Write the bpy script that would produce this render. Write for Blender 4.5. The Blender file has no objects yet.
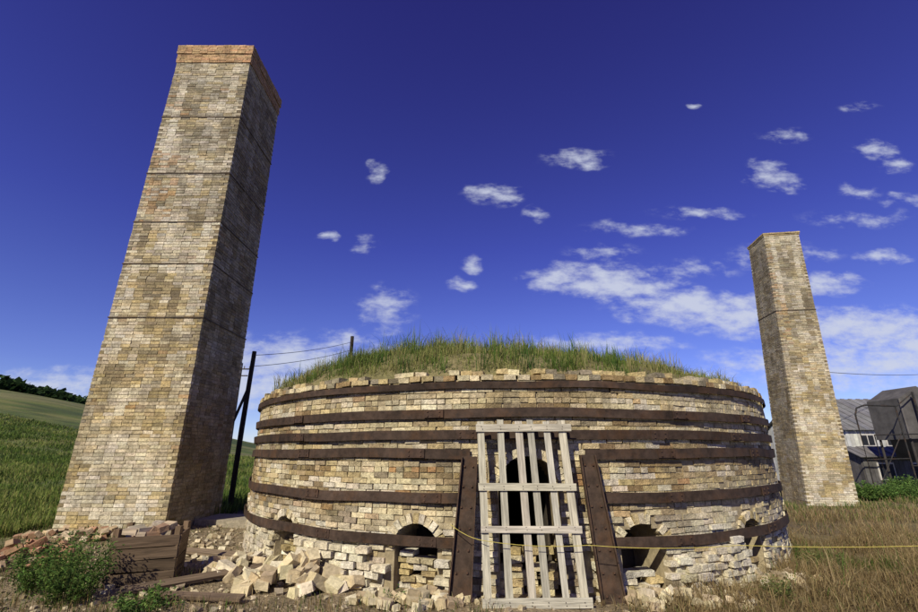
import bpy, math, random
import numpy as np
from mathutils import Vector, noise, Matrix
random.seed(7); np.random.seed(7)
rnd=random.random
def U(a,b): return a+(b-a)*random.random()
scene=bpy.context.scene
scene.view_settings.view_transform='Standard'
scene.view_settings.look='None'
scene.view_settings.exposure=0

def N3(x,y,z=0.0,s=1.0): return noise.noise(Vector((x*s,y*s,z*s)))
def FB(x,y,z=0.0,s=1.0):
    return noise.fractal(Vector((x*s,y*s,z*s)),1.0,2.0,4)
def sstep(a,b,x):
    t=min(1,max(0,(x-a)/(b-a))); return t*t*(3-2*t)

# ---------------------------------------------------------------- materials
def newmat(name):
    m=bpy.data.materials.new(name); m.use_nodes=True
    nt=m.node_tree; nt.nodes.clear()
    o=nt.nodes.new('ShaderNodeOutputMaterial')
    return m,nt,o
def attr_mat(name, rough=0.85, nscale=25, namt=0.35, bump=0.4, bscale=60, bdist=0.01, grain=False, metallic=0.0, stain=None, stain_scale=1.5, stretch=None):
    m,nt,o=newmat(name)
    b=nt.nodes.new('ShaderNodeBsdfPrincipled'); b.inputs['Roughness'].default_value=rough
    b.inputs['Metallic'].default_value=metallic
    b.inputs['Specular IOR Level'].default_value=0.2
    a=nt.nodes.new('ShaderNodeAttribute'); a.attribute_name='Col'
    if grain:
        tc=nt.nodes.new('ShaderNodeAttribute'); tc.attribute_name='gc'
        mp=nt.nodes.new('ShaderNodeMapping'); mp.inputs['Scale'].default_value=(0.06,1,1)
        nt.links.new(tc.outputs['Vector'],mp.inputs['Vector']); vec=mp.outputs['Vector']
    else:
        g=nt.nodes.new('ShaderNodeNewGeometry'); vec=g.outputs['Position']
    n=nt.nodes.new('ShaderNodeTexNoise'); n.inputs['Scale'].default_value=nscale; n.inputs['Detail'].default_value=4
    n.inputs['Roughness'].default_value=0.65
    nt.links.new(vec,n.inputs['Vector'])
    mr=nt.nodes.new('ShaderNodeMapRange'); mr.inputs['From Min'].default_value=0.3; mr.inputs['From Max'].default_value=0.7
    mr.inputs['To Min'].default_value=1-namt; mr.inputs['To Max'].default_value=1+namt
    nt.links.new(n.outputs['Fac'],mr.inputs['Value'])
    mul=nt.nodes.new('ShaderNodeVectorMath'); mul.operation='SCALE'
    nt.links.new(a.outputs['Color'],mul.inputs[0]); nt.links.new(mr.outputs['Result'],mul.inputs['Scale'])
    col=mul.outputs['Vector']
    if stain:
        n3=nt.nodes.new('ShaderNodeTexNoise'); n3.inputs['Scale'].default_value=stain_scale; n3.inputs['Detail'].default_value=5
        n3.inputs['Roughness'].default_value=0.7
        sv=vec
        if stretch:
            mp2=nt.nodes.new('ShaderNodeMapping'); mp2.inputs['Scale'].default_value=stretch
            nt.links.new(vec,mp2.inputs['Vector']); sv=mp2.outputs['Vector']
        nt.links.new(sv,n3.inputs['Vector'])
        r3=nt.nodes.new('ShaderNodeMapRange'); r3.inputs['From Min'].default_value=0.48; r3.inputs['From Max'].default_value=0.66
        nt.links.new(n3.outputs['Fac'],r3.inputs['Value'])
        mx=nt.nodes.new('ShaderNodeMix'); mx.data_type='RGBA'
        f=nt.nodes.new('ShaderNodeMath'); f.operation='MULTIPLY'; f.inputs[1].default_value=stain[3]
        nt.links.new(r3.outputs['Result'],f.inputs[0]); nt.links.new(f.outputs[0],mx.inputs['Factor'])
        nt.links.new(col,mx.inputs['A']); mx.inputs['B'].default_value=(stain[0],stain[1],stain[2],1)
        col=mx.outputs['Result']
    nt.links.new(col,b.inputs['Base Color'])
    n2=nt.nodes.new('ShaderNodeTexNoise'); n2.inputs['Scale'].default_value=bscale; n2.inputs['Detail'].default_value=3
    nt.links.new(vec,n2.inputs['Vector'])
    bp=nt.nodes.new('ShaderNodeBump'); bp.inputs['Strength'].default_value=bump; bp.inputs['Distance'].default_value=bdist
    nt.links.new(n2.outputs['Fac'],bp.inputs['Height']); nt.links.new(bp.outputs['Normal'],b.inputs['Normal'])
    nt.links.new(b.outputs[0],o.inputs['Surface'])
    return m
M_BRICK=attr_mat('brick',0.9,26,0.42,0.9,70,0.016,stain=(0.10,0.078,0.045,0.48),stain_scale=4.0,stretch=(1,1,.5))
M_MORTAR=attr_mat('mortar',0.95,12,0.3,0.6,50,0.01,stain=(0.12,0.09,0.055,0.5),stain_scale=2)
M_IRON=attr_mat('rusty_iron',0.8,9,0.45,0.4,40,0.006,stain=(0.13,0.065,0.03,0.4),stain_scale=3)
M_WOOD=attr_mat('weathered_wood',0.85,45,0.45,0.6,90,0.006,grain=True)
M_STONE=attr_mat('rubble',0.9,14,0.3,0.6,40,0.012)
M_ROOF=attr_mat('painted_siding',0.7,2,0.3,0.3,8,0.01)
def blade_mat(name):
    m,nt,o=newmat(name)
    a=nt.nodes.new('ShaderNodeAttribute'); a.attribute_name='Col'
    d=nt.nodes.new('ShaderNodeBsdfDiffuse'); t=nt.nodes.new('ShaderNodeBsdfTranslucent')
    mx=nt.nodes.new('ShaderNodeMixShader'); mx.inputs[0].default_value=0.3
    nt.links.new(a.outputs['Color'],d.inputs[0]); nt.links.new(a.outputs['Color'],t.inputs[0])
    nt.links.new(d.outputs[0],mx.inputs[1]); nt.links.new(t.outputs[0],mx.inputs[2]); nt.links.new(mx.outputs[0],o.inputs[0])
    return m
M_BLADE=blade_mat('grass_blades')
M_GROUND=attr_mat('ground_soil',0.95,7,0.35,1.0,22,0.05,stain=(0.10,0.08,0.045,0.4),stain_scale=1.3)

# ---------------------------------------------------------------- builders
def mkmesh(name,verts,faces,cols,mat,parent=None,gc=None,smooth=False):
    me=bpy.data.meshes.new(name)
    me.from_pydata(verts if isinstance(verts,list) else verts.tolist(),[],faces if isinstance(faces,list) else faces.tolist())
    at=me.color_attributes.new('Col','FLOAT_COLOR','POINT')
    c=np.ones((len(me.vertices),4),dtype=np.float32); c[:,:3]=np.array(cols,dtype=np.float32).reshape(-1,3)
    at.data.foreach_set('color',c.ravel())
    if gc is not None:
        g=me.attributes.new('gc','FLOAT_VECTOR','POINT'); g.data.foreach_set('vector',np.array(gc,dtype=np.float32).ravel())
    me.materials.append(mat)
    if smooth: me.polygons.foreach_set('use_smooth',[True]*len(me.polygons))
    me.update()
    ob=bpy.data.objects.new(name,me); scene.collection.objects.link(ob)
    if parent: ob.parent=parent
    return ob
def empty(name,loc=(0,0,0)):
    e=bpy.data.objects.new(name,None); scene.collection.objects.link(e); return e
SG=np.array([[-1,-1,-1],[1,-1,-1],[1,1,-1],[-1,1,-1],[-1,-1,1],[1,-1,1],[1,1,1],[-1,1,1]],float)
FC=np.array([[0,3,2,1],[4,5,6,7],[0,1,5,4],[1,2,6,5],[2,3,7,6],[3,0,4,7]])
class Batch:
    def __init__(s): s.v=[];s.f=[];s.c=[];s.g=[];s.n=0
    def box(s,c,ax,h,col,jit=0.0):
        ax=np.array(ax,float); h=np.array(h,float)
        loc=SG*h
        if jit: loc=loc+np.random.uniform(-jit,jit,(8,3))
        s.v.append(loc@ax+np.array(c,float)); s.f.append(FC+s.n); s.n+=8
        s.c.append(np.tile(np.array(col,float),(8,1)))
        off=np.random.uniform(0,50,3); s.g.append(loc+off)
    def prism(s,pts,dvec,col):
        pts=[np.array(p,float) for p in pts]; k=len(pts); d=np.array(dvec,float)
        vs=np.array(pts+[p+d for p in pts]); n=s.n
        s.extra=getattr(s,'extra',[])
        s.v.append(vs); s.n+=2*k
        s.extra.append(list(range(n+k-1,n-1,-1))); s.extra.append(list(range(n+k,n+2*k)))
        for i in range(k): s.extra.append([n+i,n+(i+1)%k,n+k+(i+1)%k,n+k+i])
        s.c.append(np.tile(np.array(col,float),(2*k,1))); s.g.append(vs.copy())
    def quads(s,vs,qs,col):
        s.extra=getattr(s,'extra',[])
        n=s.n; vs=np.array(vs,float); s.v.append(vs); s.n+=len(vs)
        for q in qs: s.extra.append([n+i for i in q])
        col=np.array(col,float)
        s.c.append(np.tile(col,(len(vs),1)) if col.ndim==1 else col); s.g.append(vs.copy())
    def build(s,name,mat,parent=None,smooth=False):
        faces=[]
        for f in s.f: faces+=f.tolist()
        faces+=getattr(s,'extra',[])
        return mkmesh(name,np.concatenate(s.v),faces,np.concatenate(s.c),mat,parent,np.concatenate(s.g),smooth)
def basis(d,up=(0,0,1)):
    d=Vector(d).normalized(); up=Vector(up)
    n=up.cross(d)
    if n.length<1e-4: n=Vector((1,0,0)).cross(d)
    n.normalize(); w=d.cross(n); return [list(d),list(n),list(w)]
def board(b,p0,p1,wid,th,col,up=(0,0,1),jit=0.002):
    p0=Vector(p0);p1=Vector(p1); ax=basis(p1-p0,up)
    b.box(list((p0+p1)/2),ax,((p1-p0).length/2,th/2,wid/2),col,jit)
def vary(c,a=0.15):
    k=1+U(-a,a); return (c[0]*k*(1+U(-.03,.03)),c[1]*k,c[2]*k*(1+U(-.06,.06)))
def mixc(a,b,t): return tuple(a[i]*(1-t)+b[i]*t for i in range(3))
def tube(b,pts,r,col,seg=8):
    pts=[Vector(p) for p in pts]
    vs=[];qs=[]
    for i,p in enumerate(pts):
        d=(pts[min(i+1,len(pts)-1)]-pts[max(i-1,0)]).normalized()
        ax=basis(d); rr=r[i] if isinstance(r,(list,tuple)) else r
        for k in range(seg):
            a=2*math.pi*k/seg
            vs.append(p+Vector(ax[1])*math.cos(a)*rr+Vector(ax[2])*math.sin(a)*rr)
    for i in range(len(pts)-1):
        for k in range(seg):
            k2=(k+1)%seg
            qs.append((i*seg+k,i*seg+k2,(i+1)*seg+k2,(i+1)*seg+k))
    qs.append(tuple(range(seg-1,-1,-1))); qs.append(tuple((len(pts)-1)*seg+k for k in range(seg)))
    b.quads([list(v) for v in vs],qs,col)

# ---------------------------------------------------------------- terrain
KC=(1.0,11.26); KR=5.37
def gz(x,y):
    d=math.hypot(x,y)
    z=0.0
    rm=sstep(1,12,x)
    z-=rm*0.021*max(0,min(y,60)-3)
    lm=sstep(-2.5,-7,x)
    z+=lm*0.13*sstep(4,9,y)
    az=math.atan2(x,y)
    hm=sstep(math.radians(-12),math.radians(-50),az) if y>0 else sstep(0,-40,x)
    far=sstep(14,190,d)
    z+=far*hm*(19+3*N3(x,y,0,0.012))
    z+=hm*sstep(10,40,d)*0.35*N3(x,y,3,0.08)
    z+=sstep(200,600,d)*8*(1-hm)*(0.6+0.4*N3(x,y,7,0.006))*sstep(0.3,-0.3,az)
    z+=0.03*FB(x,y,0,0.9)*min(1,d/5)
    return z
def gcol(x,y):
    n=FB(x,y,5,0.35)*0.5+0.5; n2=FB(x,y,9,1.7)*0.5+0.5
    dirt=(0.26,0.205,0.13); dry=(0.19,0.145,0.075); green=(0.10,0.145,0.035)
    c=mixc(dirt,dry,sstep(1.2,2.6,x))
    gfield=sstep(-6.0,-9.5,x+0.25*(9-y))*sstep(6,9,y)
    gfield=max(gfield,sstep(15,20,y+3*n)*sstep(0,-4,x))
    gfield=max(gfield,0.75*sstep(20,26,y)*sstep(2,8,x))
    gfield=max(gfield,0.25*sstep(0.55,0.7,n)*sstep(2.0,4,x))
    g2=mixc(green,(0.22,0.22,0.07),sstep(0.35,0.75,n))
    g2=mixc(g2,(0.05,0.085,0.028),sstep(0.5,0.8,n2)*0.7)
    if math.hypot(x,y)>40:
        m=N3(x,y,2,.03)+.6*N3(x,y,5,.09)
        g2=mixc(g2,(.055,.09,.03),sstep(.0,.3,m)*.85)
        g2=mixc(g2,(.24,.22,.10),sstep(-.1,-.4,m)*.6)
    c=mixc(c,g2,gfield)
    return mixc(c,(c[0]*.6,c[1]*.6,c[2]*.6),sstep(.5,.8,n2)*.5)
NG=330
def smap(t,L,a): return L*math.sinh(a*t)/math.sinh(a)
xs=[smap(-1+2*i/(NG-1),900,6.2) for i in range(NG)]
ys=[7+smap(-1+2*i/(NG-1),900,6.2) for i in range(NG)]
gv=[];gc_=[]
for y in ys:
    for x in xs:
        gv.append((x,y,gz(x,y))); gc_.append(gcol(x,y))
gf=[(j*NG+i,j*NG+i+1,(j+1)*NG+i+1,(j+1)*NG+i) for j in range(NG-1) for i in range(NG-1)]
mkmesh('ground',gv,gf,gc_,M_GROUND,smooth=True)

# ---------------------------------------------------------------- grass blades
def blades(name,P,H,W,C,lean=0.35,parent=None):
    P=np.array(P,float);n=len(P);H=np.array(H,float);W=np.array(W,float);C=np.array(C,float)
    a=np.random.uniform(0,2*np.pi,n); la=np.random.uniform(0,2*np.pi,n); le=np.abs(np.random.normal(0,lean,n))
    sx=np.cos(a)*W/2; sy=np.sin(a)*W/2
    dx=np.cos(la)*le*H; dy=np.sin(la)*le*H
    V=np.zeros((n,5,3))
    V[:,0]=P+np.stack([-sx,-sy,np.full(n,-0.01)],1); V[:,1]=P+np.stack([sx,sy,np.full(n,-0.01)],1)
    m=P+np.stack([dx*.35,dy*.35,H*.55],1)
    V[:,2]=m+np.stack([sx,sy,0*sx],1)*.8; V[:,3]=m-np.stack([sx,sy,0*sx],1)*.8
    V[:,4]=P+np.stack([dx,dy,H*(1-np.minimum(le,1.6)*.4)],1)
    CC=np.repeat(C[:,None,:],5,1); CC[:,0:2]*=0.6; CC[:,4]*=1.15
    idx=np.arange(n)*5
    q=np.stack([idx,idx+1,idx+2,idx+3],1).tolist(); t=np.stack([idx+3,idx+2,idx+4],1).tolist()
    return mkmesh(name,V.reshape(-1,3),q+t,CC.reshape(-1,3),M_BLADE,parent)

DRY=[(0.31,0.24,0.12),(0.38,0.30,0.16),(0.23,0.165,0.08),(0.27,0.195,0.095),(0.15,0.11,0.055)]
GRN=[(0.10,0.16,0.035),(0.14,0.19,0.05),(0.07,0.12,0.03)]
P=[];H=[];W=[];C=[]
while len(P)<64000:
    x=U(-1.5,10.5); y=U(4.3,10) if rnd()<.75 else U(4.3,19)
    if math.hypot(x-KC[0],y-KC[1])<KR+0.04: continue
    dens=sstep(0.9,3.0,x+0.8*N3(x,y,0,.8))
    cl=FB(x,y,2,1.3)*.5+.5
    if rnd()>dens*(0.02+1.2*cl)+0.04: continue
    if .2<x<1.5 and rnd()<.7: continue
    h=U(.06,.24)*(0.25+1.8*cl*cl)*(0.5+0.8*dens)
    if rnd()<.05: h*=1.9
    P.append((x,y,gz(x,y)));H.append(h);W.append(U(.004,.009))
    gp=sstep(.1,.4,N3(x,y,11,.6))
    k=.6+.7*cl
    c=vary(random.choice(GRN if rnd()<gp*.5+.05 else DRY),.3)
    C.append((c[0]*k,c[1]*k,c[2]*k))
blades('dry_grass',P,H,W,C,.8)
P=[];H=[];W=[];C=[]
while len(P)<15000:
    x=U(-9,0.5); y=U(4.6,12)
    if math.hypot(x-KC[0],y-KC[1])<KR+0.04: continue
    if -7.8<x<-5.65 and 9.55<y<11.7: continue
    cl=sstep(.05,.45,N3(x,y,4,.75))
    edge=sstep(-4.0,-6.5,x)*.6
    if y<5.75: cl=max(cl,.5)
    if rnd()>cl*.7+edge*.5+0.03: continue
    P.append((x,y,gz(x,y)));H.append(U(.04,.2)*(0.6+.6*cl));W.append(U(.004,.009))
    C.append(vary(random.choice(GRN if rnd()<.35+edge*.6 else DRY),.25))
blades('sparse_grass',P,H,W,C,.5)
P=[];H=[];W=[];C=[]
while len(P)<70000:
    y=9.0+46*rnd()**1.7; x=-y*U(.40,1.25)
    if x>-5.6 and y<12.5: continue
    if -7.8<x<-5.65 and 9.55<y<11.7: continue
    if y<11 and x>-8.2+0.3*N3(x,y,0,2): continue
    cl=FB(x,y,2,.3)*.5+.5
    if rnd()>.15+1.2*cl: continue
    d=math.hypot(x,y)
    P.append((x,y,gz(x,y)));H.append(U(.12,.36)*(0.35+1.2*cl));W.append(.006+.0009*d)
    c2=N3(x,y,6,.25)
    C.append(vary(random.choice([(.14,.2,.04),(.18,.23,.06),(.1,.16,.035)]+([(0.28,0.28,0.09),(.24,.26,.08)] if c2>.0 else [(.07,.12,.03)])),.3))
blades('field_grass',P,H,W,C,.5)
P=[];H=[];W=[];C=[]
while len(P)<20000:
    y=U(13,32); x=y*U(.6,1.15)
    if abs(x-13.8)<1.15 and abs(y-18.7)<1.15: continue
    cl=FB(x,y,2,.4)*.5+.5
    if rnd()>.3+cl: continue
    P.append((x,y,gz(x,y)));H.append(U(.1,.32)*(0.4+cl));W.append(.006+.0007*y)
    C.append(vary(random.choice(GRN+DRY[:2] if y>16 else DRY+GRN[:1]),.3))
blades('rough_grass',P,H,W,C,.4)

# ---------------------------------------------------------------- brick kiln
kiln=empty('brick_kiln')
def cyl(t,z,r): return (KC[0]+r*math.sin(t),KC[1]-r*math.cos(t),z)
def cax(t): return [[math.cos(t),math.sin(t),0],[-math.sin(t),math.cos(t),0],[0,0,1]]
rad=math.radians; pi=math.pi
DOOR=(rad(-1.6),0.37,1.18,0.36,0.11)
HOLES=[DOOR,(rad(-16.6),0.29,0.48,0.27,0.12),(rad(13.2),0.29,0.50,0.26,0.12),(rad(-41),0.27,0.46,0.24,0.1),
       (rad(34),0.27,0.48,0.24,0.1),(rad(58),0.27,0.5,0.25,0.12),(rad(-66),0.27,0.5,0.25,0.12),(rad(90),0.27,0.5,0.25,0.12),(rad(-92),0.27,0.5,0.25,0.12)]
def inhole(t,z,m=0.0,which=None):
    for hh in (HOLES if which is None else which):
        t0,w,zs,h,rg=hh
        s=(t-t0)*KR; ww=w+ (m if z>zs else 0)
        if abs(s)<ww:
            top=zs+(h+m)*math.sqrt(max(0,1-(s/ww)**2))
            if z<top: return True
    return False
cb=Batch()
def shell(r0,r1,z0,z1,holes,col,dt=0.4,dz=0.05,rin=None):
    nt_=int(360/dt); nz=int(round((z1-z0)/dz))
    def T(i): return rad(-180+i*dt)
    op=[[inhole(T(i)+rad(dt/2),z0+(j+.5)*dz,0,holes) for j in range(nz)] for i in range(nt_)]
    vid={};vs=[];qs=[]
    def vv(i,j,k):
        i%=nt_
        key=(i,j,k)
        if key not in vid:
            vid[key]=len(vs); vs.append(cyl(T(i),z0+j*dz,r0 if k==0 else r1))
        return vid[key]
    for i in range(nt_):
        for j in range(nz):
            if op[i][j]:
                if not op[(i-1)%nt_][j]: qs.append((vv(i,j,0),vv(i,j,1),vv(i,j+1,1),vv(i,j+1,0)))
                if not op[(i+1)%nt_][j]: qs.append((vv(i+1,j,0),vv(i+1,j+1,0),vv(i+1,j+1,1),vv(i+1,j,1)))
                if j+1<nz and not op[i][j+1]: qs.append((vv(i,j+1,0),vv(i,j+1,1),vv(i+1,j+1,1),vv(i+1,j+1,0)))
            else:
                qs.append((vv(i,j,0),vv(i+1,j,0),vv(i+1,j+1,0),vv(i,j+1,0)))
    cb.quads([list(v) for v in vs],qs,col)
shell(KR-0.018,KR-0.65,-0.3,2.5,HOLES,(0.36,0.30,0.19))
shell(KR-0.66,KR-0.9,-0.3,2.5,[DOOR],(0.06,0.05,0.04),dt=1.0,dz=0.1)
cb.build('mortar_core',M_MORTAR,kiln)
CREAM=(0.60,0.52,0.33); TAN=(0.49,0.39,0.20); BROWN=(0.28,0.195,0.095); ORG=(0.42,0.245,0.11); GREY=(0.25,0.215,0.145); WHT=(0.68,0.63,0.50)
SOOT=(.12,.09,.055)
def kcol(t,z):
    x=t*KR
    a=(N3(x*.8,z*2.0,1,.8)+.5*N3(x,z*2.5,7,2.0))*1.5; b=N3(x,z*3,5,1.6)+U(-.26,.26)
    lo=sstep(1.05,.35,z+0.35*N3(x,0,2,1.0))
    r=rnd()
    c=TAN
    if r<.27: c=CREAM
    elif r<.38: c=BROWN
    elif r<.41+.07*(a>.1): c=ORG
    elif r<.50: c=GREY
    elif r<.525: c=SOOT
    c=mixc(c,BROWN,sstep(-.06,-.6,a)*.75)
    c=mixc(c,CREAM,sstep(.08,.55,a)*.8)
    if b>.32: c=mixc(c,WHT,.6)
    if b<-.34: c=mixc(c,SOOT,.6)
    c=mixc(c,CREAM,sstep(1.5,4,x)*0.25)
    c=mixc(c,WHT,lo*(.65 if rnd()<.82 else .1))
    if z>2.2: c=mixc(c,CREAM,.35)
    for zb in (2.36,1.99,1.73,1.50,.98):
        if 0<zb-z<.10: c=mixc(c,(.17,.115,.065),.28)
    return vary(c,.2)
bb=Batch()
CH=0.071; nb=int(round(2*math.pi*KR/0.218))
ring=lambda t,z:any(abs((t-h[0])*KR)<h[1]+h[4] and h[2]-0.01<z<h[2]+(h[3]+h[4])*math.sqrt(max(0,1-((t-h[0])*KR/(h[1]+h[4]))**2))+0.02 for h in HOLES)
nc=int((2.495+0.15)/CH)
for k in range(nc):
    z=-0.15+CH*(k+.5)
    header=(k%6==3)
    n_=nb*2 if header else nb
    st=2*math.pi/n_
    for i in range(n_):
        t=-math.pi+st*(i+(.5 if k%2 else 0)+.04*U(-1,1))
        hl=KR*st/2-0.003
        if inhole(t,z): continue
        if ring(t,z): continue
        ends=[inhole(t-st*.42,z),inhole(t+st*.42,z)]
        tt=t
        if ends[0] and not ends[1]: tt=t+st*.22; hl*=.55
        if ends[1] and not ends[0]: tt=t-st*.22; hl*=.55
        low=sstep(1.05,.3,z)
        bad=N3(t*KR,z*1.5,0,.8)
        miss=0.005+low*(.40*sstep(.08,.38,bad)+.03)
        if rnd()<miss: continue
        out=U(-.006,.006)*(1+3.2*low)+0.022*N3(t*KR,z,0,.5)+ (0.03*low if N3(t*KR,0,9,.5)>.1 else 0)
        if rnd()<.04: out-=.014
        dep=.055
        ax=cax(tt+U(-.010,.010)*(1+3*low))
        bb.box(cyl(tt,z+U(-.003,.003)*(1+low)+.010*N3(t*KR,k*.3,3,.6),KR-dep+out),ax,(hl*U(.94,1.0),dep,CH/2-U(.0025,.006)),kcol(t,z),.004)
n_=int(2*math.pi*KR/0.16); st=2*math.pi/n_
for i in range(n_):
    t=-math.pi+st*i
    if rnd()<.04: continue
    c=vary(random.choice([CREAM,TAN,CREAM,TAN,GREY,BROWN]),.2)
    bb.box(cyl(t+U(-.004,.004),2.525+U(-.006,.006),KR-.09+U(-.015,.012)),cax(t+U(-.02,.02)),(KR*st/2-.004,.115,.034),c,.005)
    if rnd()<.72+.4*N3(t*KR,0,0,.7):
        bb.box(cyl(t+st*.3,2.595+U(-.012,.012),KR-.13+U(-.03,.03)),cax(t+U(-.1,.1)),(KR*st/2-.006,.10,.034),vary(random.choice([CREAM,TAN,TAN,GREY]),.22),.008)
for (t0,w,zs,h,rg) in HOLES:
    L=math.pi*(w+h)/2+.2; m=max(9,int(L/.078))
    for q in range(m):
        if rnd()<.07 and w<.3: continue
        a=math.pi*(q+.5)/m
        s=-(w+rg/2)*math.cos(a); z=zs+(h+rg/2)*math.sin(a)
        t=t0+s/KR; A=cax(t)
        tg=Vector(A[0]); up=Vector((0,0,1))
        nx=-math.cos(a)/w; nz=math.sin(a)/h; l=math.hypot(nx,nz); nx/=l;nz/=l
        radial=tg*nx+up*nz; tang=tg*nz-up*nx
        bb.box(cyl(t,z,KR-.055+U(-.012,.012)),[list(tang),A[1],list(radial)],(.035,.075,rg/2-.004),vary(mixc(CREAM,WHT,rnd()*.7) if rnd()<.85 else TAN,.2),.007)
    if w<.3:
        for k in range(6 if t0<0 else 3):
            z=0.04+k*CH
            for q in range(3):
                if rnd()<.15: continue
                s=-w+.09+q*.18+(.05 if k%2 else -.02)
                if abs(s)>w-.05: continue
                bb.box(cyl(t0+s/KR,z,KR-.22+U(-.05,.05)),cax(t0+U(-.2,.2)),(.088,.1,CH/2-.006),vary(random.choice([CREAM,TAN,WHT]),.2),.006)
for (ta,tb,zt) in ((-37,-21,.46),(18.5,31,.42),(-13,-9,.38),(6.5,9,.38)):
    k=0
    while True:
        z=-.06+.088*(k+.5)
        if z>zt+.12: break
        s=rad(ta)*KR+(.11 if k%2 else 0)+U(0,.05)
        while s<rad(tb)*KR:
            t=s/KR
            topz=zt+.22*N3(s,0,3,1.7)
            if z<topz and rnd()>.10 and not inhole(t,z,.0):
                bb.box(cyl(t,z+U(-.006,.006),KR+.045+U(-.03,.03)),cax(t+U(-.09,.09)),(.105*U(.8,1),.06,.038),vary(mixc(CREAM,WHT,.3+.7*rnd()),.16),.009)
            s+=.222
        k+=1
bb.build('bricks',M_BRICK,kiln)
ib=Batch()
def band(z,h,r,t0,t1,seed,sag=.012):
    n=max(8,int((t1-t0)/rad(1.0)))
    vs=[];qs=[];cs=[]
    for i in range(n+1):
        t=t0+(t1-t0)*i/n
        zz=z+sag*1.6*N3(t*KR,seed,0,.75); rr=r+.012*N3(t*KR,seed,4,.9)
        tw=.014*N3(t*KR,seed,9,.8)
        for (dr,dz) in ((0-tw,-h/2),(.014-tw,-h/2),(.014+tw,h/2),(0+tw,h/2)):
            vs.append(cyl(t,zz+dz,rr+dr))
            k=1+.5*N3(t*KR,z*3,2,1.3); cs.append((.052*k,.035*k,.026*k))
    for i in range(n):
        for k in range(4):
            qs.append((i*4+k,(i+1)*4+k,(i+1)*4+(k+1)%4,i*4+(k+1)%4))
    qs.append((0,3,2,1)); qs.append(tuple(n*4+k for k in range(4)))
    ib.quads([list(v) for v in vs],qs,cs)
RB=KR+.036
band(2.425,.085,RB,-pi,pi-.01,1,.015); band(2.065,.115,RB,-pi,pi-.01,2); band(1.80,.115,RB,-pi,pi-.01,3)
dl=rad(-1.6)-.60/KR; dr=rad(-1.6)+.60/KR
for z,h in ((1.575,.12),(1.05,.12),(.565,.12)):
    band(z,h,RB+(.012 if z<.7 else 0),dr+.02,dl-.02+2*pi,z*7,.02)
for z,h in ((2.065,.115),(1.80,.115),(1.575,.12),(1.05,.12),(.565,.12)):
    for tdeg in (-36,-13.5,17,38):
        t=rad(tdeg+U(-5,5))
        if z<1.7 and dl-.04<t<dr+.04: continue
        ib.box(cyl(t,z,RB+.026),cax(t),(.13,.006,h/2-.006),(.055,.035,.026))
        for s in (-.08,.08):
            for dz in (-.028,.028):
                ib.box(cyl(t+s/KR,z+dz,RB+.036),cax(t),(.009,.008,.009),(.08,.05,.035))
def plate(bx0,bx1,tx0,tx1,zb,zt,y0,y1):
    col=(.062,.042,.031)
    b4=[(bx0,y0,zb),(bx1,y0,zb),(tx1,y1,zt),(tx0,y1,zt)]
    ib.prism([b4[3],b4[2],b4[1],b4[0]],(0,.03,0),col)
    for (a,b_) in (((bx0,y0-.05,zb),(tx0,y1-.05,zt)),((bx1-.014,y0-.05,zb),(tx1-.014,y1-.05,zt))):
        ib.prism([(a[0],a[1],a[2]),(b_[0],b_[1],b_[2]),(b_[0]+.014,b_[1],b_[2]),(a[0]+.014,a[1],a[2])],(0,.049,0),(.075,.048,.034))
    for k in range(7):
        f=(k+.5)/7
        for e in (.25,.75):
            x=(bx0+(bx1-bx0)*e)*(1-f)+(tx0+(tx1-tx0)*e)*f
            ib.box((x,y0+(y1-y0)*f-.008,zb+(zt-zb)*f),np.eye(3),(.010,.009,.010),(.085,.05,.035))
plate(-.135,.135,.03,.225,-.05,1.54,5.765,5.82)
plate(1.58,1.855,1.47,1.66,-.05,1.56,5.745,5.80)
ib.build('iron_bands',M_IRON,kiln)
db=Batch()
for k in range(6):
    for q in range(5):
        if rnd()<.2: continue
        db.box((.5+q*.19+U(-.03,.03),6.10+U(-.08,.08)+.03*k,.03+k*.082),basis((1,U(-.3,.3),U(-.08,.08))),(.09,.06,.037),vary(random.choice([TAN,CREAM,GREY]),.2),.005)
db.build('doorway_rubble',M_BRICK,kiln)
def domez(x,y):
    r=math.hypot(x-KC[0],y-KC[1])/KR
    lx=(x-KC[0])/KR
    q=1-min(1,r)**2.8
    return 2.53+1.02*q+ .16*N3(x,y,0,.8)*q -.38*lx*q + .06*N3(x,y,4,2.5)*q
vs=[(KC[0],KC[1],domez(*KC))];qs=[];cs=[(.12,.11,.05)]
nr=24;na=96
for i in range(1,nr+1):
    r=(KR-.06)*i/nr
    for k in range(na):
        a=2*pi*k/na; x=KC[0]+r*math.cos(a); y=KC[1]+r*math.sin(a)
        vs.append((x,y,domez(x,y)+(.0 if i<nr else -.03)))
        n=N3(x,y,1,1.2)*.5+.5
        cs.append(mixc((.24,.19,.10),(.12,.14,.04),n*.8))
for k in range(na): qs.append((0,1+k,1+(k+1)%na))
for i in range(nr-1):
    for k in range(na):
        a=1+i*na;b=1+(i+1)*na
        qs.append((a+k,b+k,b+(k+1)%na,a+(k+1)%na))
mkmesh('earth_dome',vs,qs,cs,M_GROUND,kiln,smooth=True)
P=[];H=[];W=[];C=[]
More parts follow.
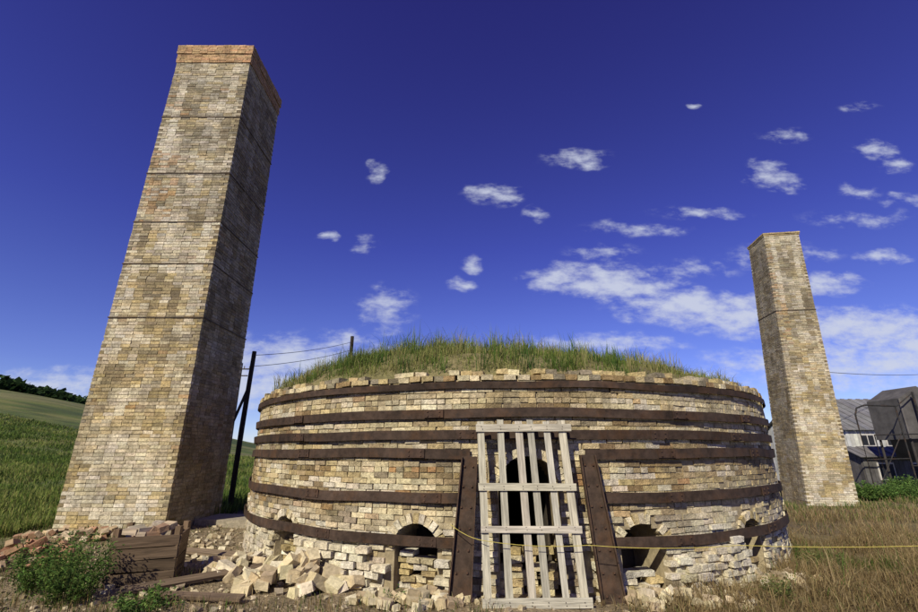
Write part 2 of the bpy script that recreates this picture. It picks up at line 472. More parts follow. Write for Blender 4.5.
while len(P)<40000:
    a=U(0,2*pi); r=(KR-.20)*math.sqrt(rnd())
    x=KC[0]+r*math.cos(a); y=KC[1]+r*math.sin(a)
    if y>13 and rnd()<.75: continue
    cl=FB(x,y,2,2.1)*.5+.5
    if rnd()>(cl-.22)*1.7: continue
    h=U(.05,.24)*(0.22+2.3*cl*cl)*(1.1-.5*(r/KR)**6)
    if rnd()<.03: h*=1.7
    P.append((x,y,domez(x,y)));H.append(h);W.append(U(.005,.011))
    g=rnd(); q=N3(x,y,8,1.3)
    c=(.18,.235,.055) if g<.4 else (.12,.18,.04) if g<.72 else (.30,.30,.10) if g<.92 else (.38,.32,.17)
    if q>.1: c=mixc(c,(.34,.31,.13),.6)
    if q<-.15: c=mixc(c,(.06,.11,.025),.6)
    C.append(vary(c,.25))
blades('dome_grass',P,H,W,C,.65,kiln)
P=[];H=[];W=[];C=[]
for k in range(330):
    a=U(pi*.9,2.1*pi); r=KR*math.sqrt(U(.12,.93)); cx=KC[0]+r*math.cos(a); cy=KC[1]+r*math.sin(a); hh=U(.14,.62)*(1 if cx<KC[0]+1 else .7); ww=U(.02,.12); col=random.choice([(.12,.19,.045),(.2,.25,.07),(.06,.12,.03),(.32,.30,.13)])
    for q in range(int(14+120*ww)):
        x=cx+random.gauss(0,ww);y=cy+random.gauss(0,ww)
        if math.hypot(x-KC[0],y-KC[1])>KR-.08: continue
        P.append((x,y,domez(x,y)));H.append(hh*U(.4,1.1));W.append(.009);C.append(vary(col,.3))
blades('dome_weeds',P,H,W,C,.4,kiln)

# ---------------------------------------------------------------- chimneys
def chimney(c0,c1,W0,W1,z0,z1,rot,seed,bandz,capn,capcol):
    par=empty('brick_chimney')
    b=Batch(); core=Batch()
    CHh=.0725; n=int((z1-z0)/CHh)
    ca,sa=math.cos(rot),math.sin(rot)
    def frame(z):
        f=(z-z0)/(z1-z0)
        return (c0[0]+(c1[0]-c0[0])*f,c0[1]+(c1[1]-c0[1])*f,(W0+(W1-W0)*f)/2)
    def col(face,s,z):
        X=s+face*7.3+seed
        a=(N3(X,z*.9,0,1.0)+.6*N3(X,z*1.3,3,2.6))*1.6; p=N3(X*1.3,z*1.6,4,1.5)*1.2+U(-.25,.25); f=(z-z0)/(z1-z0)
        r=rnd()
        c=(.50,.395,.20) if r<.58 else CREAM if r<.78 else (.36,.29,.17) if r<.91 else GREY if r<.98 else ORG
        c=mixc(c,(.50,.38,.17),.45*(1-f))
        if a>.10: c=mixc(c,WHT,min(.9,(a-.03)*2.0)*(.55+.4*f)*(.55+.45*rnd()))
        if a<-.12: c=mixc(c,(.18,.15,.10),min(.85,(-a-.06)*2.0)*(.25+.8*f))
        if p>.34: c=mixc(c,WHT,.55)
        if p<-.30: c=mixc(c,(.12,.095,.06),.6*(.5+.5*f))
        g=sstep(.30,.85,f)*.40
        c=mixc(c,(.27,.245,.18),g)
        if .55<f<.92 and s<-.3 and face==0 and N3(X,z,8,.8)>-.05 and rnd()<.5: c=mixc(c,ORG,.55)
        w_=sstep(2.4,.4,z-z0+.7*N3(X,0,3,1.5))
        if face==0 and N3(X,z*1.2,12,1.4)>-.14: c=mixc(c,WHT,w_*.85*(.6+.4*rnd()))
        st_=N3(X*4.0,z*.35,20,1.0)
        if st_>.20: c=mixc(c,WHT,.4*(.4+.6*f))
        if st_<-.25: c=mixc(c,(.15,.12,.08),.4*(.3+.7*f))
        if face==1: c=mixc(c,(.14,.105,.06),.55)  # shade of the right-hand side painted into the brick colour
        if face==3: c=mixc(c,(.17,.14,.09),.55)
        return vary(c,.17)
    for k in range(n):
        z=z0+CHh*(k+.5); cx,cy,hw=frame(z)
        fromtop=n-1-k
        ex=0
        if fromtop<capn: ex=.022+(.022 if fromtop<capn//2 else 0)
        hw2=hw+ex; d=.05
        for face in range(4):
            full=((face%2)==(k%2))
            span=hw2 if full else hw2-2*d-.006
            fa=rot+face*pi/2
            tx=np.array([math.cos(fa),math.sin(fa),0]); nn=np.array([math.sin(fa),-math.cos(fa),0])
            m=max(2,int(round(2*span/.215))); L=2*span/m
            edges=[-span+L*i for i in range(m+1)]
            if k%2:
                edges=[-span]+[-span+L*(i+.5) for i in range(m)]+[span]
            if (k//1)%4==2:
                edges=[edges[0]]+[e+L*.23 for e in edges[1:-1]]+[edges[-1]]
            for e0,e1 in zip(edges[:-1],edges[1:]):
                if e1-e0<.04: continue
                s=(e0+e1)/2
                if rnd()<.008: continue
                out=U(-.006,.005)
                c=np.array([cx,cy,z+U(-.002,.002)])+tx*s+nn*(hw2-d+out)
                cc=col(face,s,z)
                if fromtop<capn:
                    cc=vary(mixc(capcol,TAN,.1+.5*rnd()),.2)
                    if face==1: cc=mixc(cc,(.17,.1,.06),.4)  # cap bricks on the right-hand side also get shade in their colour
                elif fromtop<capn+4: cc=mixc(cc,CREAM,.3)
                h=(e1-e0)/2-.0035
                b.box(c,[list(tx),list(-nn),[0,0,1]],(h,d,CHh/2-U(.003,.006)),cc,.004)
    for i in range(12):
        za=z0-.3+(z1-z0+.26)*i/12; zb=z0-.3+(z1-z0+.26)*(i+1)/12
        vs=[]
        for z in (za,zb):
            cx,cy,hw=frame(z); hw-=.014
            for (sx,sy) in ((-1,-1),(1,-1),(1,1),(-1,1)):
                vs.append((cx+ca*sx*hw-sa*sy*hw,cy+sa*sx*hw+ca*sy*hw,z))
        core.quads([list(v) for v in vs],[(0,1,5,4),(1,2,6,5),(2,3,7,6),(3,0,4,7)]+([(4,5,6,7)] if i==11 else []),(.36,.305,.20))
    core.build('mortar_core',M_MORTAR,par)
    b.build('bricks',M_BRICK,par)
    ir=Batch()
    for z in bandz:
        cx,cy,hw=frame(z); zz=z
        for face in range(4):
            fa=rot+face*pi/2
            tx=np.array([math.cos(fa),math.sin(fa),0]); nn=np.array([math.sin(fa),-math.cos(fa),0])
            ir.box(np.array([cx,cy,zz])+nn*(hw+.010),[list(tx),list(-nn),[0,0,1]],(hw+(.014 if face%2 else .004),.005,.012),(.085,.065,.045),.001)
    if bandz: ir.build('iron_ties',M_IRON,par)
    return par
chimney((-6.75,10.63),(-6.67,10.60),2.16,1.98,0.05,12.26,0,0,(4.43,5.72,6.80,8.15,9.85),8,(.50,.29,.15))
chimney((13.80,18.74),(14.28,18.59),1.73,1.42,-0.45,10.80,rad(-8),31,(7.2,),2,(.34,.26,.14))
fb=Batch()
fb.box((-5.0,11.0,.12),np.eye(3),(.62,.5,.09),(.33,.29,.22),.02)
fb.box((-6.72,9.48,.06),np.eye(3),(1.15,.07,.07),(.36,.31,.22),.02)
fb.build('concrete_footing',M_STONE)

# ---------------------------------------------------------------- wooden gate (pallet)
g=Batch()
def GP(u,v):
    xb=.27+1.13*u; xt=.235+1.07*u
    return (xb*(1-v)+xt*v, 5.60+.13*v, -.02+1.98*v)
WC=(.43,.40,.325)
for u,wd in ((.035,.085),(.24,.08),(.46,.085),(.60,.08),(.775,.075),(.955,.085)):
    p0=GP(u+U(-.012,.012),U(-.01,.012)); p1=GP(u+U(-.012,.012),U(.98,1.01))
    board(g,(p0[0],p0[1]-.035,p0[2]),(p1[0],p1[1]-.035,p1[2]),wd,.02,vary(WC,.16),up=(1,0,0),jit=.004)
for v,wd,e0,e1 in ((.035,.095,-.02,1.03),(.40,.07,-.01,1.02),(.615,.075,-.02,1.02),(.955,.085,-.03,1.05)):
    p0=GP(e0,v+U(-.006,.006));p1=GP(e1,v+U(-.006,.006))
    board(g,(p0[0],p0[1]-.061,p0[2]),(p1[0],p1[1]-.061,p1[2]),wd,.022,vary((.46,.43,.35),.12),jit=.004)
for u in (.035,.24,.46,.60,.775,.955):
    for v in (.035,.40,.615,.955):
        p=GP(u,v)
        for dz in (-.014,.016):
            g.box((p[0]+U(-.012,.012),p[1]-.0735,p[2]+dz),np.eye(3),(.004,.002,.004),(.05,.035,.03))
g.build('wooden_gate',M_WOOD)

# ---------------------------------------------------------------- block pile & rubble
def rubble(name,n,cx,cy,rx,ry,hh,size,cols,mat=M_STONE,skipk=True):
    b=Batch(); 
    for i in range(n):
        while True:
            a=U(0,2*pi); r=math.sqrt(rnd()); x=cx+rx*r*math.cos(a); y=cy+ry*r*math.sin(a)
            if not skipk or math.hypot(x-KC[0],y-KC[1])>KR+.12: break
        lvl=hh*(1-r)*rnd()**.6
        q=Matrix.Rotation(U(0,2*pi),3,'Z')@Matrix.Rotation(random.gauss(0,.35),3,'X')@Matrix.Rotation(random.gauss(0,.35),3,'Y')
        s=U(.7,1.15)
        b.box((x,y,gz(x,y)+size[2]*.6+lvl),[list(q.col[0]),list(q.col[1]),list(q.col[2])],(size[0]*s*U(.55,1.1),size[1]*s,size[2]*s),vary(random.choice(cols),.2),size[2]*.2)
    return b.build(name,mat)
PC=[(.52,.45,.29),(.60,.53,.38),(.47,.39,.25),(.38,.30,.19)]
rubble('firebrick_pile',44,-2.0,6.45,.78,.5,.34,(.125,.075,.06),PC)
rubble('firebrick_pile',34,-2.9,7.1,.7,.55,.24,(.115,.07,.055),PC)
rubble('brick_heap',60,-6.3,7.3,.8,.6,.30,(.1,.05,.035),[(.32,.18,.11),(.28,.15,.09),(.38,.28,.18),(.42,.25,.15)])
rubble('brick_heap',50,-6.9,9.0,1.0,.4,.18,(.1,.05,.035),[(.34,.2,.12),(.42,.32,.2),(.46,.38,.26)])
rubble('brick_rubble',44,-.55,5.76,.65,.26,.10,(.08,.05,.04),PC)
rubble('brick_rubble',40,2.5,5.75,.75,.3,.12,(.085,.05,.04),PC)
rubble('brick_rubble',28,4.2,6.6,.6,.35,.10,(.09,.05,.04),PC)
rubble('brick_rubble',46,-3.6,8.4,1.6,1.3,.02,(.06,.045,.03),PC)
b=Batch()
for i in range(1700):
    x=U(-6,2.2); y=U(4.8,10.5)
    if math.hypot(x-KC[0],y-KC[1])<KR+.03: continue
    q=Matrix.Rotation(U(0,6.3),3,'Z')@Matrix.Rotation(U(-.6,.6),3,'X')
    s=abs(random.gauss(0,.016))+.007
    b.box((x,y,gz(x,y)+s*.3),[list(q.col[0]),list(q.col[1]),list(q.col[2])],(s,s*U(.6,1),s*U(.4,.8)),vary(random.choice([(.42,.36,.25),(.3,.24,.16),(.5,.43,.29)]),.25),s*.3)
b.build('gravel',M_STONE)

# ---------------------------------------------------------------- wooden crate
cr=Batch(); cc=(.115,.08,.05)
A=rad(20); cx,cy=-4.08,6.65
def CP(u,v,z): return (cx+math.cos(A)*u-math.sin(A)*v, cy+math.sin(A)*u+math.cos(A)*v, z)
hw,hd=.37,.30
for k in range(4):
    z=.09+k*.140
    for (a,b_) in (((-hw,-hd),(hw,-hd)),((hw,hd),(-hw,hd)),((hw,-hd),(hw,hd)),((-hw,hd),(-hw,-hd))):
        board(cr,CP(a[0],a[1],z+U(-.01,.01)),CP(b_[0],b_[1],z+U(-.01,.01)),.125,.022,vary(cc,.3),jit=.006)
for sx in (-1,1):
    for sy in (-1,1):
        board(cr,CP(sx*(hw-.03),sy*(hd-.03),-.02),CP(sx*(hw-.03),sy*(hd-.03),.64+U(-.04,.04)),.07,.06,vary((.15,.1,.065),.2),up=(1,0,0))
for i in range(26):
    q=Matrix.Rotation(U(0,6),3,'Z')@Matrix.Rotation(random.gauss(0,.3),3,'X')
    cr.box(CP(U(-.25,.25),U(-.18,.18),U(.46,.66)),[list(q.col[0]),list(q.col[1]),list(q.col[2])],(.11,.055,.036),vary(random.choice([(.42,.34,.24),(.3,.2,.13),(.5,.44,.34)]),.2),.004)
cr.build('wooden_crate',M_WOOD)
pl=Batch()
board(pl,(-3.9,5.95,.06),(-2.7,7.0,.09),.12,.04,(.15,.11,.075),up=(0,1,.3))
board(pl,(-3.5,5.9,.05),(-2.4,5.75,.05),.10,.035,(.14,.10,.07),up=(0,1,.2))
board(pl,(-4.3,7.9,.12),(-2.9,7.35,.14),.14,.04,(.2,.15,.1),up=(0,1,.2))
board(pl,(-3.5,9.6,.14),(-2.4,8.2,.14),.12,.04,(.2,.16,.11),up=(0,1,.2))
pl.build('loose_planks',M_WOOD)

# ---------------------------------------------------------------- leafy plants
def plant(name,cx,cy,r,h,nst,nl,ls,cols):
    V=[];F=[];C=[]
    z0=gz(cx,cy)
    for s in range(nst):
        a=U(0,2*pi); rr=r*math.sqrt(rnd()); bx=cx+rr*.5*math.cos(a);by=cy+rr*.5*math.sin(a)
        tx=cx+rr*math.cos(a)+random.gauss(0,.04); ty=cy+rr*math.sin(a)*.9; H_=h*U(.4,1.1)*(1-.35*(rr/r)**2)
        n=len(V); w=.006
        V+= [(bx-w,by,z0-.02),(bx+w,by,z0-.02),(tx,ty,z0+H_)]; F.append((n,n+1,n+2)); C+=[(.1,.12,.04)]*3
        for l in range(nl):
            f=U(.15,1.02); px=bx+(tx-bx)*f+random.gauss(0,.03);py=by+(ty-by)*f+random.gauss(0,.03);pz=z0+H_*f+random.gauss(0,.02)
            d=Vector((random.gauss(0,1),random.gauss(0,1),random.gauss(.3,.6))).normalized(); sd=d.cross(Vector((random.gauss(0,1),random.gauss(0,1),random.gauss(0,1)))).normalized()
            L=ls*U(.6,1.3); p=Vector((px,py,pz)); n=len(V)
            V+=[tuple(p),tuple(p+d*L*.5+sd*L*.2),tuple(p+d*L),tuple(p+d*L*.5-sd*L*.2)]; F.append((n,n+1,n+2,n+3))
            c=vary(random.choice(cols),.25); k=.55+.55*f; C+=[(c[0]*k,c[1]*k,c[2]*k)]*4
    return mkmesh(name,V,F,C,M_BLADE)
GC=[(.10,.18,.045),(.15,.23,.06),(.07,.13,.035)]
plant('leafy_weed',-4.35,5.75,.42,.76,70,50,.04,GC)
plant('leafy_weed',-5.0,6.2,.42,.6,70,50,.04,GC)
plant('leafy_weed',-3.3,5.45,.3,.22,40,30,.04,GC)
plant('leafy_weed',5.2,7.2,.3,.3,30,30,.04,[(.12,.16,.05),(.2,.2,.08)])
plant('leafy_weed',3.6,5.9,.3,.25,30,30,.035,[(.12,.16,.05),(.2,.2,.08)])
plant('leafy_weed',-.75,5.75,.15,.16,14,20,.03,GC)
plant('bush',17.3,20.4,.9,.75,110,70,.09,GC)
plant('bush',19.6,21.5,1.0,.6,110,60,.09,GC)
plant('bush',21.5,23,1.2,.9,110,60,.1,GC)
plant('bush',15.6,20.6,.5,.5,60,50,.07,GC)

# ---------------------------------------------------------------- posts and wires
b=Batch()
tube(b,[(-6.08,13,.1),(-6.06,13,2.2),(-6.02,13.02,4.4)],[.075,.07,.06],(.035,.028,.022))
board(b,(-6.05,13.0,3.3),(-6.9,13.4,1.2),.06,.05,(.05,.04,.03))
b.build('fence_post',M_WOOD)
b=Batch()
tube(b,[(-4.65,19,.2),(-4.63,19,6.35)],[.09,.075],(.04,.032,.025))
b.build('fence_post',M_WOOD)
b=Batch()
def wire(p0,p1,sag,r,col):
    tube(b,[(p0[0]+(p1[0]-p0[0])*f,p0[1]+(p1[1]-p0[1])*f,p0[2]+(p1[2]-p0[2])*f-sag*4*f*(1-f)) for f in [i/14 for i in range(15)]],r,col,5)
wire((-6.02,13,4.28),(-4.63,19,6.1),.1,.009,(.05,.05,.05))
wire((-6.02,13,3.95),(-4.63,19,5.75),.1,.009,(.05,.05,.05))
wire((17,24,5.9),(52,46,9.6),.5,.018,(.06,.06,.06))
b.build('wire_lines',M_IRON)
b=Batch()
px,py=-29.2,60; pz=gz(px,py)
tube(b,[(px,py,pz-.5),(px,py,12.9)],[.2,.15],(.06,.05,.04))
board(b,(px-1.3,py,12.1),(px+1.3,py,12.1),.16,.14,(.06,.05,.04)); board(b,(px-1.0,py,11.2),(px+1.0,py,11.2),.14,.12,(.06,.05,.04))
for dx in (-1.1,-.4,.4,1.1): tube(b,[(px+dx,py,12.15),(px+dx,py,12.5)],.07,(.2,.2,.2),6)
b.build('utility_pole',M_WOOD)
b=Batch()
def rope(pts,r,col):
    out=[]
    for a,c in zip(pts[:-1],pts[1:]):
        for i in range(6):
            f=i/6; out.append(tuple(a[k]+(c[k]-a[k])*f-(0.03*4*f*(1-f) if k==2 else 0) for k in range(3)))
    out.append(pts[-1]); tube(b,out,r,col,6)
rope([(-.1,5.70,.80),(.28,5.52,.66),(1.42,5.50,.62),(3.0,5.38,.64),(5.6,5.2,.70)],.0034,(.50,.42,.10))
b.build('yellow_rope',attr_mat('rope',.7,30,.2))
b=Batch(); tube(b,[(5.6,5.2,gz(5.6,5.2)-.1),(5.6,5.2,.85)],[.02,.018],(.2,.15,.1)); b.build('wooden_stake',M_WOOD)

# ---------------------------------------------------------------- sheds
def shed(name,x0,x1,y0,y1,zb,ze,zr,ridge,wallc,roofc,wins,board_w=.25,ov=.3):
    par=empty(name); w=Batch()
    def wallboards(p0,p1,topf):
        L=math.hypot(p1[0]-p0[0],p1[1]-p0[1]); n=max(2,int(L/board_w)); dx=((p1[0]-p0[0])/L,(p1[1]-p0[1])/L)
        for i in range(n):
            f=(i+.5)/n; x=p0[0]+(p1[0]-p0[0])*f;y=p0[1]+(p1[1]-p0[1])*f; zt=topf(f)
            w.box((x,y,(zb+zt)/2),[[dx[0],dx[1],0],[-dx[1],dx[0],0],[0,0,1]],(L/n/2-.008,.03+U(0,.008),(zt-zb)/2),vary(wallc,.22))
    gab=lambda f: ze+(zr-ze)*(1-abs(2*f-1))
    flat=lambda f: ze
    wallboards((x0,y0),(x1,y0),flat if ridge=='x' else gab)
    wallboards((x0,y1),(x1,y1),flat if ridge=='x' else gab)
    wallboards((x0,y0+.04),(x0,y1-.04),gab if ridge=='x' else flat)
    wallboards((x1,y0+.04),(x1,y1-.04),gab if ridge=='x' else flat)
    w.build('walls',M_ROOF,par)
    r=Batch(); 
    if ridge=='x':
        ym=(y0+y1)/2; sl=(zr-ze)/(ym-y0)
        n=int((x1-x0+2*ov)/.3)
        for i in range(n):
            xa=x0-ov+(x1-x0+2*ov)*i/n; xb=x0-ov+(x1-x0+2*ov)*(i+1)/n-.02
            c=vary(roofc,.14)
            for s in (-1,1):
                ye=y0-ov if s<0 else y1+ov; zee=ze-ov*sl+.06
                r.prism([(xa,ye,zee),(xb,ye,zee),(xb,ym,zr+.06),(xa,ym,zr+.06)] if s<0 else [(xb,ye,zee),(xa,ye,zee),(xa,ym,zr+.06),(xb,ym,zr+.06)],(0,0,.04+.04*(i%2)),c)
    else:
        xm=(x0+x1)/2; sl=(zr-ze)/(xm-x0); n=int((y1-y0+2*ov)/.35)
        for i in range(n):
            ya=y0-ov+(y1-y0+2*ov)*i/n; yb=y0-ov+(y1-y0+2*ov)*(i+1)/n-.02
            c=vary(roofc,.2)
            for s in (-1,1):
                xe=x0-ov if s<0 else x1+ov; zee=ze-ov*sl+.06
                r.prism([(xe,yb,zee),(xe,ya,zee),(xm,ya,zr+.06),(xm,yb,zr+.06)] if s<0 else [(xe,ya,zee),(xe,yb,zee),(xm,yb,zr+.06),(xm,ya,zr+.06)],(0,0,.04+.04*(i%2)),c)
    r.build('roof',M_ROOF,par)
    d=Batch()
    for (wx,wz,ww,wh) in wins:
        d.box((wx,y0-.06,wz),np.eye(3),(ww/2+.08,.03,wh/2+.08),(.5,.48,.44))
        d.box((wx,y0-.10,wz),np.eye(3),(ww/2,.02,wh/2),(.02,.022,.028))
        d.box((wx,y0-.125,wz),np.eye(3),(.025,.01,wh/2),(.5,.48,.44))
    if wins: d.build('windows',M_ROOF,par)
    return par
shed('storage_shed',25.6,46,31,39,-1.2,3.05,5.3,'x',(.46,.46,.43),(.17,.17,.175),[(26.9,2.3,.8,.6),(28.6,2.3,.8,.6),(30.3,2.3,.8,.6),(32,2.3,.8,.6)])
shed('lean_to_shed',23.4,31.6,27.6,29.4,-1.0,1.35,1.75,'x',(.10,.095,.09),(.15,.145,.14),[(24.6,.5,.8,.8),(26.6,.5,.8,.8)])
b=Batch()
tube(b,[(20.6,24,-.7),(20.6,24,3.4),(20.75,24,3.75),(21.2,24,3.9),(22.8,24,3.85)],.04,(.03,.03,.03))
tube(b,[(21.4,24.1,-.7),(21.4,24.1,2.4),(26,24.1,2.5)],.035,(.03,.03,.03))
tube(b,[(22.8,24,-.7),(22.8,24,3.85)],.035,(.03,.03,.03))
tube(b,[(20.6,24,1.2),(22.8,24,1.25)],.03,(.03,.03,.03))
tube(b,[(20.6,24,-.5),(22.8,24,2.6)],.025,(.03,.03,.03))
tube(b,[(24,24.1,-.7),(24,24.1,4.6)],.05,(.03,.03,.03))
tube(b,[(24,24.1,4.55),(22.8,24.0,3.8)],.03,(.03,.03,.03))
tube(b,[(22.8,24.0,.9),(26,24.1,.95)],.03,(.03,.03,.03))
b.build('pipe_frame',M_IRON)
# elevated dark hopper at the right edge
b=Batch()
hx,hy=24.6,25.4
b.prism([(hx-1.1,hy-1,2.2),(hx+1.1,hy-1,2.2),(hx+1.1,hy-1,4.3),(hx,hy-1,4.95),(hx-1.1,hy-1,4.3)],(0,2,0),(.10,.095,.09))
b.prism([(hx-1.08,hy-.98,2.19),(hx+1.08,hy-.98,2.19),(hx+.3,hy-.3,1.1),(hx-.3,hy-.3,1.1)],(0,1.2,0),(.07,.065,.06))
for sx in (-1,1):
    for sy in (-1,1):
        tube(b,[(hx+sx*1.0,hy+sy*.9,-1),(hx+sx*1.0,hy+sy*.9,2.2)],.06,(.05,.045,.04))
for s in (-1.13,-.4,.4,1.13):
    b.box((hx+s,hy-1.02,3.25),np.eye(3),(.03,.02,1.04),(.14,.13,.12))
b.build('storage_hopper',M_ROOF)
# unseen barn added behind the viewpoint to cast shadow on the near ground
shed('shadow_caster_barn',-16,-2.6,-10,-1.2,-.2,5.55,8.1,'x',(.25,.2,.15),(.15,.14,.14),[(-12,2,1,1.2)],board_w=.5)
V=[];F=[];C=[]
for i in range(420):
    az=rad(U(-52,-34)); d=U(175,200); x=d*math.sin(az); y=d*math.cos(az); z=gz(x,y)
    s=U(1,2.2)*(0.6+.8*abs(N3(az*20,0,0)))
    for k in range(26):
        p=Vector((x+random.gauss(0,s*.8),y+random.gauss(0,s*.8),z+abs(random.gauss(s*.7,s*.5))))
        e=s*.3; n=len(V)
        a=Vector((random.gauss(0,1),random.gauss(0,1),random.gauss(0,1))).normalized(); c=a.orthogonal().normalized()
        V+=[tuple(p-a*e-c*e),tuple(p+a*e-c*e),tuple(p+a*e+c*e),tuple(p-a*e+c*e)];F.append((n,n+1,n+2,n+3)); C+=[vary((.03,.055,.02),.35)]*4
mkmesh('distant_trees',V,F,C,M_BLADE)

# ---------------------------------------------------------------- light
EL=rad(38); S=Vector((-.48,-.88,0)).normalized()*math.cos(EL); S.z=math.sin(EL)
ld=bpy.data.lights.new('sun','SUN'); ld.energy=5.0; ld.angle=rad(.53); ld.color=(1,.92,.74)
lo=bpy.data.objects.new('sun',ld); scene.collection.objects.link(lo); lo.rotation_euler=(-S).to_track_quat('-Z','Y').to_euler()
lo.location=(-20,-40,40)
w=bpy.data.worlds.new('World'); scene.world=w; w.use_nodes=True; nt=w.node_tree; nt.nodes.clear()
try:
    w.cycles.sampling_method='MANUAL'; w.cycles.sample_map_resolution=256
except Exception as e: print(e)
out=nt.nodes.new('ShaderNodeOutputWorld'); bg=nt.nodes.new('ShaderNodeBackground'); bg.inputs['Strength'].default_value=.1
sky=nt.nodes.new('ShaderNodeTexSky'); sky.sky_type='NISHITA'; sky.sun_disc=False; sky.sun_elevation=EL; sky.sun_rotation=math.atan2(S.x,S.y)
sky.air_density=1.0; sky.dust_density=.3; sky.ozone_density=3.0; sky.altitude=1500
def M(op,a,b=None,c=None):
    n=nt.nodes.new('ShaderNodeMath'); n.operation=op
    for i,v in enumerate((a,b,c)):
        if v is None: continue
        if isinstance(v,(int,float)): n.inputs[i].default_value=v
        else: nt.links.new(v,n.inputs[i])
    return n.outputs[0]
tc=nt.nodes.new('ShaderNodeTexCoord'); sp=nt.nodes.new('ShaderNodeSeparateXYZ'); nt.links.new(tc.outputs['Generated'],sp.inputs[0])
yy=M('MAXIMUM',sp.outputs['Y'],.12)
Uc=M('DIVIDE',sp.outputs['X'],yy); Wc=M('DIVIDE',sp.outputs['Z'],yy)
cv=nt.nodes.new('ShaderNodeCombineXYZ'); nt.links.new(Uc,cv.inputs[0]); nt.links.new(Wc,cv.inputs[1])
wn=nt.nodes.new('ShaderNodeTexNoise'); wn.inputs['Scale'].default_value=12; wn.inputs['Detail'].default_value=2; nt.links.new(cv.outputs[0],wn.inputs['Vector'])
def VM(op,a,b):
    n=nt.nodes.new('ShaderNodeVectorMath'); n.operation=op
    for i,v in enumerate((a,b)):
        if v is None: continue
        if isinstance(v,tuple): n.inputs[i].default_value=v
        else: nt.links.new(v,n.inputs[i])
    return n
wv=VM('SUBTRACT',wn.outputs['Color'],(.5,.5,.5)); wv=VM('MULTIPLY',wv.outputs[0],(.09,.06,0)); pv=VM('ADD',cv.outputs[0],wv.outputs[0])
# (azimuth tangent, elevation tangent, half sizes, density)
CL=[(-.2176,.69,.022,.028,.95),(-.172,.319,.06,.05,.75),(.086,.619,.06,.028,1.0),(.308,.729,.075,.024,.9),(.0095,.371,.03,.018,.9),(.0265,.429,.026,.018,.9),
(-.229,.477,.03,.018,.8),(-.324,.499,.025,.012,.75),(.195,.57,.03,.018,.6),(.253,.396,.09,.03,1.1),(.347,.381,.095,.04,1.25),(.428,.355,.08,.03,1),(.538,.319,.15,.040,1.35),(.627,.29,.12,.035,1.3),
(.668,.326,.07,.03,1.1),(.488,.376,.06,.02,.7),(.804,.687,.06,.035,.95),(.844,.64,.035,.02,.8),(1.089,.756,.05,.025,.85),(.635,.89,.022,.012,.8),(.867,.376,.09,.022,.95),
(.447,.521,.11,.018,.7),(.603,.567,.09,.016,.6),(.867,.804,.06,.02,.6),(1.1,.9,.05,.015,.6),(1.135,.71,.05,.02,.6),(1.018,.63,.05,.02,.6),(1.144,.604,.06,.02,.7),(1.02,.445,.06,.015,.75),
(.94,.27,.26,.045,1.15),(.877,.184,.28,.045,1.1),(1.05,.218,.24,.045,1.15),(.32,.235,.16,.02,1),(-.38,.195,.26,.055,1.1),(-.451,.14,.26,.05,1.2),(-.947,.133,.24,.035,1.1),(-.8,.15,.15,.025,.9),
(.35,.46,.09,.02,.55),(.55,.42,.10,.02,.55),(.78,.45,.12,.025,.55),(1.0,.55,.12,.02,.5),(.1,.22,.15,.02,.6)]
acc=None
for (u,v,ru,rv,st) in CL:
    a=VM('SUBTRACT',pv.outputs[0],(u,v,0)); a=VM('MULTIPLY',a.outputs[0],(1/(ru*1.5),1/(rv*1.5),0)); l=VM('LENGTH',a.outputs[0],None)
    m=M('MULTIPLY_ADD',l.outputs['Value'],-st,st)
    acc=m if acc is None else M('MAXIMUM',acc,m)
acc=M('MAXIMUM',acc,0.0)
fn=nt.nodes.new('ShaderNodeTexNoise'); fn.inputs['Scale'].default_value=1; fn.inputs['Detail'].default_value=7; fn.inputs['Roughness'].default_value=.62
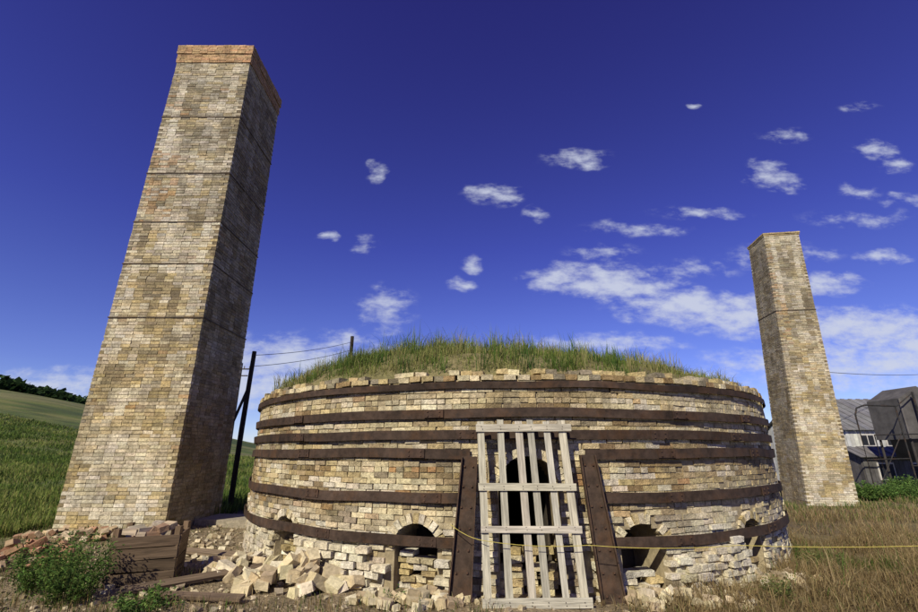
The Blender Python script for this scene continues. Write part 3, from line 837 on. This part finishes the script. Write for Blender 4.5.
sc=VM('MULTIPLY',cv.outputs[0],(17,34,1)); nt.links.new(sc.outputs[0],fn.inputs['Vector'])
dn=M('ADD',acc,M('MULTIPLY',M('SUBTRACT',fn.outputs['Fac'],.5),2.6))
dn=M('MULTIPLY',dn,M('MINIMUM',M('MULTIPLY',acc,5),1.0))
mr=nt.nodes.new('ShaderNodeMapRange'); mr.interpolation_type='SMOOTHSTEP'; mr.inputs['From Min'].default_value=-.02; mr.inputs['From Max'].default_value=1.3; mr.inputs['To Max'].default_value=.88
nt.links.new(dn,mr.inputs['Value'])
front=M('GREATER_THAN',sp.outputs['Y'],.12)
fac=M('MULTIPLY',mr.outputs['Result'],front)
# polarised-filter grade of the physical sky by elevation
rp=nt.nodes.new('ShaderNodeValToRGB'); nt.links.new(sp.outputs['Z'],rp.inputs[0])
e=rp.color_ramp.elements
e[0].position=0.0; e[0].color=(.80,.80,1.0,1)
e[1].position=0.85; e[1].color=(.33,.19,.72,1)
q=e.new(.15); q.color=(.60,.56,1.0,1)
q=e.new(.42); q.color=(.43,.35,.97,1)
tint=nt.nodes.new('ShaderNodeMix'); tint.data_type='RGBA'; tint.blend_type='MULTIPLY'; tint.inputs['Factor'].default_value=1
nt.links.new(sky.outputs[0],tint.inputs['A']); nt.links.new(rp.outputs[0],tint.inputs['B'])
gn=VM('SCALE',tint.outputs['Result'],None); gn.inputs['Scale'].default_value=1.22
mx=nt.nodes.new('ShaderNodeMix'); mx.data_type='RGBA'; nt.links.new(fac,mx.inputs['Factor']); nt.links.new(gn.outputs[0],mx.inputs['A']); mx.inputs['B'].default_value=(6.2,6.6,7.8,1)
nt.links.new(mx.outputs['Result'],bg.inputs['Color']); nt.links.new(bg.outputs[0],out.inputs['Surface'])

# ---------------------------------------------------------------- camera
cd=bpy.data.cameras.new('camera'); cd.sensor_width=36; cd.lens=17.65; cd.clip_end=3000; cd.clip_start=.05
co=bpy.data.objects.new('camera',cd); scene.collection.objects.link(co); co.location=(0,0,1.6); co.rotation_euler=(rad(90+17.9),0,0)
scene.camera=co
